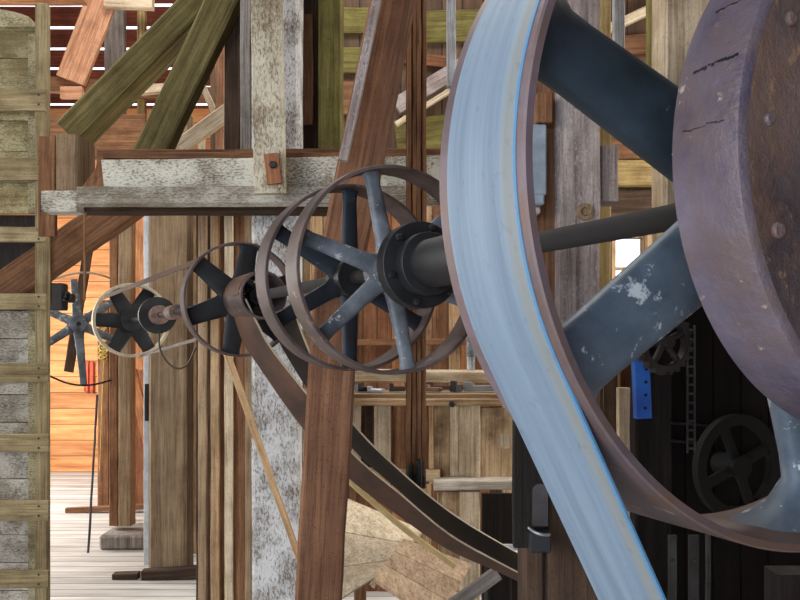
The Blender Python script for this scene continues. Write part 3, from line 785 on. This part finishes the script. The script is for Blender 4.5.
# far spider wheel
fw = empty('spider_wheel', P(78, 324, 7.3), 'dark rimless spider wheel hanging beside the cleated door', 'wheel', None, ROT)
ring('hub', .075, .02, -.05, .05, 'ironblue', fw, 28)
for k in range(6):
    spoke('spoke', math.radians(35+60*k), .06, .42 if k != 4 else .58, .085, .06, .03, .025, 'ironblue', fw, 0)
lathe('stub_shaft', [(0, -.12), (.02, -.12), (.02, .2), (0, .2)], 'steelrod', fw, 16, False)
tb('hanger', 'dark iron hanger strap holding the rimless spider wheel', 'hanger', 68, 372, 105, 140, 9, 7.49, .03, 'dark')
tb('hanger', 'slim dark hanging rod under the trough in front of brown brace', 'rod', 84, 300, 84, 208, 2.2, 4.4, .014, 'brown')
o = tube('guard_wire', [P(40, 284, 7.0), P(66, 274, 7.1), P(82, 272, 7.2), P(98, 273, 7.4), P(112, 279, 7.6)], .010, 'paleiron')
tag(o, 'pale curved guard wire arching above the spider wheel', 'wire')
o = tube('guard_wire', [P(50, 376, 7.0), P(66, 384, 7.1), P(82, 386, 7.2), P(96, 385, 7.4), P(111, 380, 7.61)], .009, 'iron')
tag(o, 'thin dark curved wire hanging below the spider wheel', 'wire')
o = tube('cable_loop', [P(160, 330, 4.92), P(157, 345, 4.85), P(165, 362, 4.85), P(178, 371, 4.85), P(190, 365, 4.85), P(196, 346, 4.7), P(205, 326, 4.45)], .006, 'leatherdark')
tag(o, 'dark cable loop hanging from the far disc clutch', 'cable')
def sbelt(name, label, a, b, w, mat, d0, d1):
    return timber(name, label, 'belt', P(a[0], a[1], d0), P(b[0], b[1], d1), w, .006, mat, jit=0, face=(-.3, -1, .6))
sbelt('narrow_belt', 'narrow brown belt running from pale rimmed pulley up to the black spoked pulley', (104, 297), (205, 258), .05, 'leather', 6.0, 4.6)
sbelt('narrow_belt', 'narrow grey belt running under the disc clutch toward right', (140, 356), (215, 334), .03, 'rim', 6.0, 4.6)
rp = []
for i in range(46):
    rp.append(P(103+7*math.sin(i*1.9)+random.uniform(-2, 2), 328+i*.75+4*math.cos(i*2.3), 9.06+.03*math.sin(i)))
o = tube('rope_bundle', rp, .008, 'yrope'); tag(o, 'tangled yellowish rope hanging by the pale rimmed pulley', 'rope')
o = tube('rope_tail', [P(104, 360, 9.08), P(102, 400, 9.08), P(101, 440, 9.08), P(100, 470, 9.08)], .006, 'yrope'); tag(o, 'straight yellowish rope hanging down from the tangle', 'rope')
tb('iron_rod', 'thin iron rod leaning with its foot on the bright floor', 'rod', 88, 553, 97, 395, 1.8, 7.1, .015, 'iron', d1=7.9)
def cloth():
    bm = bmesh.new(); n = 8; d = 11.775
    g = [[bm.verts.new(P(84+10*i/n, 362+30*j/6+random.uniform(-1, 1), d+.02*math.sin(i*1.7))) for j in range(7)] for i in range(n+1)]
    for i in range(n):
        for j in range(6): bm.faces.new((g[i][j], g[i+1][j], g[i+1][j+1], g[i][j+1]))
    o = fin(bm, 'cloth', 'cloth', None, True); s = o.modifiers.new('s', 'SOLIDIFY'); s.thickness = .012
    tag(o, 'small red cloth hanging on the orange back wall', 'cloth')
cloth()

gb = empty('gear_box', P(60, 297, 6.9), 'black iron lump with knobs just right of the cleated door', 'machine part')
bm = bmesh.new(); add_box(bm, (-.09, -.06, -.12), (.05, .06, .12), .012); add_box(bm, (.05, -.05, -.05), (.12, .05, .03), .012)
fin(bm, 'casing', 'iron', gb)
for k in range(3): bolt('knob', (.07+.012*k, -.05, -.03+.03*k), .018, .04, 'iron', gb)
timber('arm', None, None, P(-20, 300, 6.92), P(56, 296, 6.92), .05, .05, 'iron', parent=gb)
# ================================================================== MIDDLE BACKGROUND
def partition():
    d = 6.2
    r = empty('board_partition', (P(400, 0, d).x, d, 0), 'upright board partition of brown and orange planks behind the pulley pair', 'partition')
    x = 298; mats = ['brown', 'tan', 'greybrown', 'tan', 'brown', 'redboard', 'redboard', 'orangeboard', 'redboard', 'tan', 'brown', 'tan', 'orangeboard', 'brown', 'dark', 'tan', 'greybrown', 'brown']
    for i, mt in enumerate(mats):
        w = random.uniform(11, 17)
        timber('plank', None, None, P(x+w/2, fy(d), d+random.uniform(0, .03)), P(x+w/2, 196+random.uniform(-8, 8), d+.01), (w-1)*d/F, .03, mt, parent=r)
        x += w
partition()
bgt = [('plank', 'olive yellow plank high up right of the leaning timber', 343, 20, 400, 20, 26, 7.15, .06, 'olive'),
       ('plank', 'olive plank high up behind the grooved upright', 398, 28, 490, 24, 32, 7.15, .06, 'olive'),
       ('plank', 'orange brown plank under the olive plank behind grooved upright', 398, 56, 480, 66, 12, 7.15, .06, 'redboard'),
       ('beam', 'grey beam sloping up behind the grooved upright', 396, 106, 462, 66, 17, 7.15, .06, 'weather'),
       ('brace', 'thin pale stick below the sloping grey beam', 396, 124, 456, 86, 5, 7.15, .06, 'pale'),
       ('plank', 'olive green plank low behind the sloping grey beam', 396, 138, 480, 128, 36, 7.15, .06, 'olive'),
       ('rail', 'yellow rail just under the beam at right of trough', 400, 210, 470, 210, 10, 7.15, .06, 'yellow'),
       ('plank', 'moss green plank right of olive upright near the top', 342, 60, 372, 60, 26, 7.15, .06, 'olive'),
       ('plank', 'brown plank end right of olive upright above the trough', 342, 98, 366, 98, 34, 7.15, .06, 'brown')]
for (n_, lab, a, b, cc, dd, w, d, t, mt) in bgt:
    tb(n_, lab, n_, a, b, cc, dd, w, 7.05 if n_ == 'beam' else 7.0 if n_ == 'brace' else d, .095 if n_ == 'beam' else .05 if n_ == 'brace' else t, mt)
post('stud', 'grey upright stud at top between grooved upright and blue belt', 447, 456, -20, 5.2, .06, 'greyblue', ybot=86)

# ================================================================== BINS AND CHUTES
def bin_unit():
    d = 4.6
    r = empty('grain_bin', P(440, 500, d), 'pale wooden bin with plank front and top ledge behind the leather belt', 'bin')
    L0 = r.location
    def pb(n_, xa, ya, xb, yb, w, dd, t, mt, **k): return timber(n_, None, None, P(xa, ya, dd)+Vector((0, t/2, 0)), P(xb, yb, dd)+Vector((0, t/2, 0)), w*dd/F, t, mt, parent=r, **k)
    pb('top_board', 352, 397, 520, 397, 6, d-.03, .5, 'greybrown')  # toned down so the shade of the clutter is in the colour
    pb('front_rail', 352, 402.5, 520, 402.5, 7, d-.06, .04, 'tan')
    for i, (a, b, mt) in enumerate(((352, 361, 'pale'), (361, 374, 'dark'), (374, 391, 'pale'), (391, 407, 'brown'), (407, 429, 'brown'), (429, 434, 'tan'), (434, 450, 'crate'), (450, 459, 'pale'), (459, 474, 'pale'))):
        pb('front_plank', (a+b)/2, 484, (a+b)/2, 406, b-a-.6, d+(.07 if mt in ('dark', 'brown') else .01+.004*(i % 2)), .03, mt)  # dark and brown planks carry the recess shade in their colour
    pb('chest_front', 495, 478, 495, 408, 42, d-.02, .04, 'crate')
    pb('corner_stile', 476, 480, 476, 402, 9, d-.05, .05, 'pale')
    pb('side_board', 352, 474, 440, 476, 12, d-.04, .04, 'crate')
    pb('ledge', 434, 486, 520, 485, 9, d-.16, .3, 'palewhite')
    pb('lower_board', 452, 560, 450, 492, 26, d-.02, .04, 'crate')
    pb('lower_board', 470, fy(d-.04), 470, 492, 20, d-.04, .06, 'pale')
    pb('back_leg', 360, fy(d+.3), 360, 480, 12, d+.3, .08, 'brown')
    lathe_o = lathe('round_mark', [(0, -.003), (.045, -.003), (.045, .003), (0, .003)], 'pale', r, 28, False); lathe_o.location = P(505, 441, d-.024)-L0
    bolt('bolt', P(452, 404, d-.075)-L0, .02, .02, 'iron', r)
bin_unit()
tb('shelf_board', 'pale horizontal shelf board behind the bin, under the red planks', 'shelf', 352, 376, 520, 378, 12, 4.95, .25, 'pale')
tb('rail', 'dark toothed rail behind the can above the shelf board', 'rail', 300, 343, 540, 341, 6, 6.12, .05, 'brown')
# odds and ends on the bin's top
zt = P(0, 393, 4.57).z
def scrap(label, px, d, lx_, ly_, hz, rot, mt, name='metal_scrap'):
    bm = bmesh.new(); add_box(bm, (-lx_/2, -ly_/2, 0), (lx_/2, ly_/2, hz), min(hz, .004))
    add_box(bm, (-lx_/2, -ly_/2, hz*.9), (-lx_/4, ly_/3, hz*1.6), .001)
    o = fin(bm, name, mt); o.location = (P(px, 0, d).x, d, zt+.001); o.rotation_euler = (0, 0, rot); tag(o, label, 'scrap', 'metal scraps on the bin top')
scrap('grey flat metal bar lying at the right end of the bin top', 480, 4.72, .20, .05, .035, .1, 'greyblue_m' if 0 else 'tin')
scrap('dark metal scrap lying at the left end of the bin top', 363, 4.70, .09, .06, .03, .5, 'iron')
scrap('pale metal scrap on the bin top left of the grooved upright', 376, 4.66, .10, .05, .02, -.3, 'tin')
scrap('dark scrap lying on bin top touching the left of grooved upright', 397, 4.72, .10, .05, .03, .2, 'leatherdark')
scrap('brown scrap on the bin top just right of the grooved upright', 433, 4.70, .10, .06, .025, -.4, 'rust')
scrap('black scrap on the bin top beside the grey flat bar', 456, 4.68, .07, .05, .04, .8, 'iron')
scrap('long brown strip of scrap along the back of bin top', 445, 4.86, .30, .03, .03, .05, 'leather')
def can():
    d = 5.05; p = P(471, 371, d)
    o = empty('tin_can', p, 'dark can with a grey foot standing on the shelf board', 'can')
    lathe('base', [(0, 0), (.026, 0), (.028, .09), (0, .09)], 'tin', o, 24, False)
    lathe('body', [(0, .091), (.03, .091), (.028, .22), (.018, .26), (0, .26)], 'ironblue', o, 24, False)
    for ch in o.children: ch.rotation_euler = (PI/2, 0, 0)
can()
# chutes at the bottom
def chute(label, corners, d0, d1, th, mat, name='wooden_chute'):
    """tilted plank box: corners in pixels TL, TR, BR, BL; top edge at depth d1, bottom edge at depth d0"""
    ds = [d1, d1, d0, d0]; pts = [P(x, y, d) for (x, y), d in zip(corners, ds)]
    ctr = sum(pts, Vector())/4
    n = (pts[1]-pts[0]).cross(pts[3]-pts[0]).normalized()
    if n.y < 0: n = -n
    r = empty(name, ctr, label, 'chute', 'plank chutes at the bottom')
    def slab(nm, a, b, cc, dd, off0, off1, mt):
        bm = bmesh.new(); f = [bm.verts.new(v+n*off0-ctr) for v in (a, b, cc, dd)]; g = [bm.verts.new(v+n*off1-ctr) for v in (a, b, cc, dd)]
        bm.faces.new(f); bm.faces.new(g[::-1])
        for k in range(4): bm.faces.new((f[k], f[(k+1) % 4], g[(k+1) % 4], g[k]))
        return fin(bm, nm, mt, r)
    k = 3
    lerp = lambda u, v, t: u+(v-u)*t
    for i in range(k):
        t0, t1 = i/k+.004, (i+1)/k-.004
        slab('plank', lerp(pts[0], pts[3], t0), lerp(pts[1], pts[2], t0), lerp(pts[1], pts[2], t1), lerp(pts[0], pts[3], t1), 0, .025, mat)
    s = .06
    slab('side_board', pts[0], lerp(pts[0], pts[1], s), lerp(pts[3], pts[2], s), pts[3], .027, th, mat)
    slab('side_board', lerp(pts[0], pts[1], 1-s), pts[1], pts[2], lerp(pts[3], pts[2], 1-s), .027, th, mat)
    return r
chute('pale plank chute sloping behind the red-brown post under the leather belt', [(338, 494), (424, 530), (376, 576), (320, 612)], 3.75, 4.3, .07, 'chute')
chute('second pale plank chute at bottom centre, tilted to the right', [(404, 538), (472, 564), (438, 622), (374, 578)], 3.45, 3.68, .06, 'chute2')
tb('chute_rail', 'pale rail leaning under the leather belt at bottom centre', 'rail', 446, 612, 498, 574, 14, 3.3, .03, 'grey')
o = tube('hose', [P(330, 462, 3.3), P(352, 484, 3.3), P(374, 503, 3.3), P(398, 524, 3.3), P(425, 545, 3.3), P(455, 566, 3.3)], .013, 'ropem'); tag(o, 'pale curved hose below the leather belt at bottom centre', 'hose')
lo = empty('enamel_tray', P(500, 556, 3.9), 'white enamel tray edge behind the leather belt', 'tray')
bm = bmesh.new(); add_box(bm, (-.10, -.08, 0), (.10, .08, .012), .005); add_box(bm, (-.10, -.08, .012), (.10, -.07, .04), .002); add_box(bm, (-.10, .07, .012), (.10, .08, .04), .002)
fin(bm, 'tray', 'whitep', lo)
tray = lo.children[0]; loc = lo.location.copy(); bpy.data.objects.remove(lo); tray.parent = None; tray.location = loc; tray.name = 'enamel_tray'; tag(tray, 'white enamel tray edge behind the leather belt', 'tray')
post('tray_stand', 'dark stump holding up the white enamel tray', 488, 512, 558.5, 3.85, .2, 'black', cat='stand')
post('panel', 'black board standing in for the shaded hole under the bin ledge', 482, 560, 494, 5.2, .04, 'black', cat='panel')  # black sheet added where there is only a shaded hole

# ================================================================== POST BEHIND THE BIG WHEEL
def big_post():
    d = 2.25
    r = empty('timber_post', (P(572, 0, d).x, d+.1, 0), 'heavy weathered grey post behind the blue belt, with knot hole', 'post')
    def pb(n_, xa, xb, ya, yb, dd, t, mt, **k): return timber(n_, None, None, P((xa+xb)/2, yb, dd)+Vector((0, t/2, 0)), P((xa+xb)/2, ya, dd)+Vector((0, t/2, 0)), (xb-xa)*dd/F, t, mt, parent=r, **k)
    pb('shaft', 556, 601, -20, fy(d), d, .24, 'weather')
    pb('side_plank', 532, 557, -20, fy(d+.02), d+.02, .20, 'redbrown')
    kn = lathe('knot_hole', [(0, -.002), (.010, -.004), (.014, -.012), (.024, -.010), (.026, 0), (0, 0)], 'greybrown', r, 20, False); kn.location = P(585, 212, d)-r.location
    return r
bp_ = big_post()
def bracket():
    d = 2.197
    r = empty('iron_bracket', P(537, 195, d), 'blue-grey iron bracket bolted to the side of the weathered post', 'bracket')
    bm = bmesh.new(); L0 = r.location
    add_box(bm, (-.02, 0, 0), (.028, .07, .20), .004); add_box(bm, (-.02, -.02, -.03), (.018, .06, 0), .004)
    fin(bm, 'plate', 'greyblue_i', r)
    box('lower_block', (-.03, .01, -.05), (.012, .068, -.031), 'weather', r)
    box('upper_block', (.0, .0, .205), (.045, .07, .29), 'brown', r)
M['greyblue_i'] = metal('grey_blue_iron', c(110,122,136), c(150,162,176), metallic=.2, rough=.6)
bracket()
def dark_stand():
    d = 1.95
    r = empty('bearing_stand', (P(556, 0, d).x, d, 0), 'dark wooden stand with an iron latch, beneath the blue belt', 'stand')
    L0 = r.location
    def pb(n_, xa, xb, ya, yb, dd, t, mt, **k): return timber(n_, None, None, P((xa+xb)/2, yb, dd)+Vector((0, t/2, 0)), P((xa+xb)/2, ya, dd)+Vector((0, t/2, 0)), (xb-xa)*dd/F, t, mt, parent=r, **k)
    pb('front_board', 514, 546, 392, 548, d-.03, .03, 'black')
    pb('post', 527, 544, 380, fy(d), d+.01, .16, 'dark')
    pb('post', 544, 605, 380, fy(d+.02), d+.02, .14, 'dark')
    bm = bmesh.new()
    # latch: rounded hasp plate with staple
    n = 14; w = .019; zt_ = P(0, 488, d).z-L0.z; zb = P(0, 522, d).z-L0.z; x0_ = P(537, 0, d).x-L0.x
    pts = [(x0_-w, zb), (x0_+w, zb)]+[(x0_+w*math.cos(PI*i/n), zt_+w*math.sin(PI*i/n)) for i in range(n+1)]
    f = [bm.verts.new((x, -.045, z)) for x, z in pts]; g = [bm.verts.new((x, -.032, z)) for x, z in pts]
    bm.faces.new(f); bm.faces.new(g[::-1])
    for k in range(len(pts)): bm.faces.new((f[k], f[(k+1) % len(pts)], g[(k+1) % len(pts)], g[k]))
    fin(bm, 'hasp', 'ironmid2', r)
    box('latch_box', (x0_-.03, -.075, P(0, 545, d).z-L0.z), (x0_+.022, -.034, P(0, 525, d).z-L0.z), 'iron', r, .004)
    o = tube('staple', [Vector((x0_-.03, -.06, zb+.0)), Vector((x0_-.02, -.085, zb-.008)), Vector((x0_+.0, -.09, zb-.012)), Vector((x0_+.018, -.07, zb-.014))], .004, 'tin', r)
dark_stand()

# ================================================================== UPPER RIGHT TIMBERS BETWEEN THE WHEELS
post('stud', 'tan yellow upright stud just right of the weathered post', 598, 611, -20, 3.2, .06, 'yellow')
post('stud', 'grey narrow upright board at top between weathered post and olive pole', 614, 625, -20, 3.6, .04, 'greyblue', ybot=125)
o = tube('pole', [P(653.5, 120, 3.4), P(653.5, 60, 3.4), P(653.5, roof_y(3.4)+40, 3.4)], 7.5*3.4/F, 'olive', res=16); tag(o, 'olive green round pole at top right between the spokes', 'pole')
post('post', 'pale grey wide upright timber left of the purple drum at top', 664, 714, -20, 3.0, .16, 'pale', ybot=262)
tb('beam', 'moss green horizontal beam seen between the spokes of largest wheel', 'beam', 600, 173, 720, 173, 27, 7.06, .15, 'yellow')
tb('beam', 'brown horizontal beam above the moss green beam', 'beam', 600, 150, 720, 145, 20, 7.1, .11, 'brown')
tb('beam', 'brown rafter piece high between the olive pole and grey board', 'beam', 600, 46, 690, 40, 20, 7.1, .11, 'brown')
tb('rafter', 'pale rafter sloping at the top right behind olive pole', 'beam', 604, 30, 690, -10, 9, 7.04, .07, 'pale')
tb('beam', 'dark beam below the moss green beam, behind shaft', 'beam', 600, 205, 720, 202, 28, 7.1, .11, 'dark')
tb('concrete_block', 'pinkish grey rough block hung beside the weathered post', 'block', 610, 201, 610, 145, 18, 2.30, .1, 'weather')
post('stud', 'brown stud right of the bright window behind the spokes', 647, 655, 205, 7.13, .06, 'tan')
post('stud', 'olive stud next to the bright window, second from it', 656, 664, 205, 7.13, .06, 'green')
post('stud', 'orange stud third from the bright window, near the drum', 666, 676, 205, 7.13, .06, 'orangeboard')

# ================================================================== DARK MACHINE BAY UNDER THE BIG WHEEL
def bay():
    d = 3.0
    r = empty('shade_housing', (P(740, 0, d).x, d, 0), 'near-black plank housing standing in for the shade under the largest wheel', 'housing')  # added to make the dark zone, with the shade in its colour
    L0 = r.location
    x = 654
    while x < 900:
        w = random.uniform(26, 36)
        timber('plank', None, None, P(x+w/2, fy(d), d+.02), P(x+w/2, 268, d+.02), (w-1)*d/F, .03, 'shadepanel', parent=r); x += w
    box('top_rail', (P(654, 0, d).x-L0.x, -.05, P(0, 282, d).z), (P(900, 0, d).x-L0.x, .0, P(0, 268, d).z), 'shadepanel', r)
    box('roof_board', (P(654, 0, d).x-L0.x, -1.0, P(0, 266, d).z), (P(900, 0, d).x-L0.x, .05, P(0, 264, d).z), 'shadepanel', r)
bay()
post('post', 'dark brown post behind the chain sprocket', 636, 672, 325, 2.642, .08, 'black')
post('board', 'brown leaning board left of the blue painted bar', 620, 634, 330, 3.3, .04, 'brown', cat='board')
post('board', 'pale grey board low between the wheel rim and blue bar', 619, 631, 388, 3.1, .04, 'pale', cat='board')
post('board', 'rough mossy strip left of the brown leaning board', 603, 618, 365, 3.2, .04, 'dark', cat='board')
bb = empty('blue_bar', P(641, 420, 2.6), 'bright blue painted iron bar with bolt holes beside the sprocket', 'bar')
bx_ = P(641, 420, 2.6)
timber('bar', None, None, P(643, 418, 2.6), P(639, 345, 2.6), 15*2.6/F, .05, 'bluepaint', parent=bb)
for k in range(5): bolt('bolt', P(645+.3*k, 408-13*k, 2.58)-bx_, .006, .008, 'iron', bb)
def gear_wheel(label, px, py, d, R, nsp, teeth, mat, name, rt, yaw, group=None, cat='wheel'):
    r = empty(name, P(px, py, d), label, cat, group, (0, 0, yaw))
    bm = bmesh.new(); seg = teeth*4 if teeth else 64
    outer = []; w = .03
    prof = []
    for k in range(seg):
        a = 2*PI*k/seg; rr = R+(.012 if teeth and k % 4 in (0, 1) else 0)
        prof.append((rr, a))
    f = [[bm.verts.new((rr*math.cos(a), y, rr*math.sin(a))) for rr, a in prof] for y in (-w/2, w/2)]
    g = [[bm.verts.new(((R-rt)*math.cos(a), y, (R-rt)*math.sin(a))) for rr, a in prof] for y in (-w/2, w/2)]
    for k in range(seg):
        j = (k+1) % seg
        bm.faces.new((f[0][k], f[0][j], f[1][j], f[1][k])); bm.faces.new((g[0][k], g[1][k], g[1][j], g[0][j]))
        bm.faces.new((f[0][k], g[0][k], g[0][j], f[0][j])); bm.faces.new((f[1][k], f[1][j], g[1][j], g[1][k]))
    fin(bm, 'rim', mat, r)
    lathe('hub', [(0, -.03), (R*.22, -.03), (R*.22, .09), (0, .09)], mat, r, 28, False)
    for k in range(nsp): spoke('spoke', 2*PI*k/nsp+.4, R*.15, R-rt+.003, R*.22, R*.22, .02, .02, mat, r, 0)
    return r
M['ironmid'] = metal('mid_iron', c(34,33,34), c(66,64,64), metallic=.3, rough=.5)
gear_wheel('dark chain sprocket wheel with spokes under the wide lower spoke', 664, 342, 2.55, .096, 5, 22, 'ironmid', 'sprocket', .018, .35)
gear_wheel('large dark ringed wheel in the shadow beneath purple drum', 737, 466, 2.85, .19, 4, 0, 'shadeiron', 'flywheel', .04, .35)
# chain of real links hanging from the sprocket
def chain():
    r = empty('drive_chain', P(691, 330, 2.57), 'dark link chain hanging straight down at the right of the sprocket', 'chain')
    d = 2.57; pitch = .030; n = 14; L0 = r.location
    for k in range(n):
        z = -.0-k*pitch
        bm = bmesh.new()
        for sx in (-.012, .012):
            add_box(bm, (sx-.003, -.004, z-pitch*.52), (sx+.003, .004, z+pitch*.52), .0015)
        add_box(bm, (-.012, -.003, z-.004), (.012, .003, z+.004), .001)
        fin(bm, 'link', 'ironmid', r)
chain()
tb('shelf_rail', 'thin rail, upper of two on the dark housing front', 'rail', 672, 423, 708, 426, 2.6, 2.986, .03, 'ironmid')
tb('shelf_rail', 'thin rail, lower of two on the dark housing front', 'rail', 672, 441, 700, 443, 2.6, 2.986, .03, 'ironmid')
def perforated(label, px, d, w, ya, mat):
    r = empty('perforated_strip', P(px, fy(d), d), label, 'strip', 'riveted strips under the big wheel'); r.location.z = 0
    timber('strip', None, None, P(px, fy(d), d), P(px, ya, d), w*d/F, .01, mat, parent=r)
    z = P(0, 600, d).z
    for k in range(9):
        bolt('rivet', Vector((0, -.006, P(0, 440+k*20, d).z)), .005, .003, 'ironmid', r, head='round') if 440+k*20 > ya else None
perforated('grey steel strip with rivets left of the two below the wheel rim', 672, 2.3, 8, 535, 'ironmid')
perforated('dark steel strip with rivets middle of those below the wheel rim', 694, 2.32, 10, 535, 'ironmid')
perforated('dark steel strip with rivets rightmost below the wheel rim', 708, 2.34, 4, 535, 'ironmid')
perforated('dark steel strip with rivets under the blue bar', 651, 2.72, 6, 425, 'iron')
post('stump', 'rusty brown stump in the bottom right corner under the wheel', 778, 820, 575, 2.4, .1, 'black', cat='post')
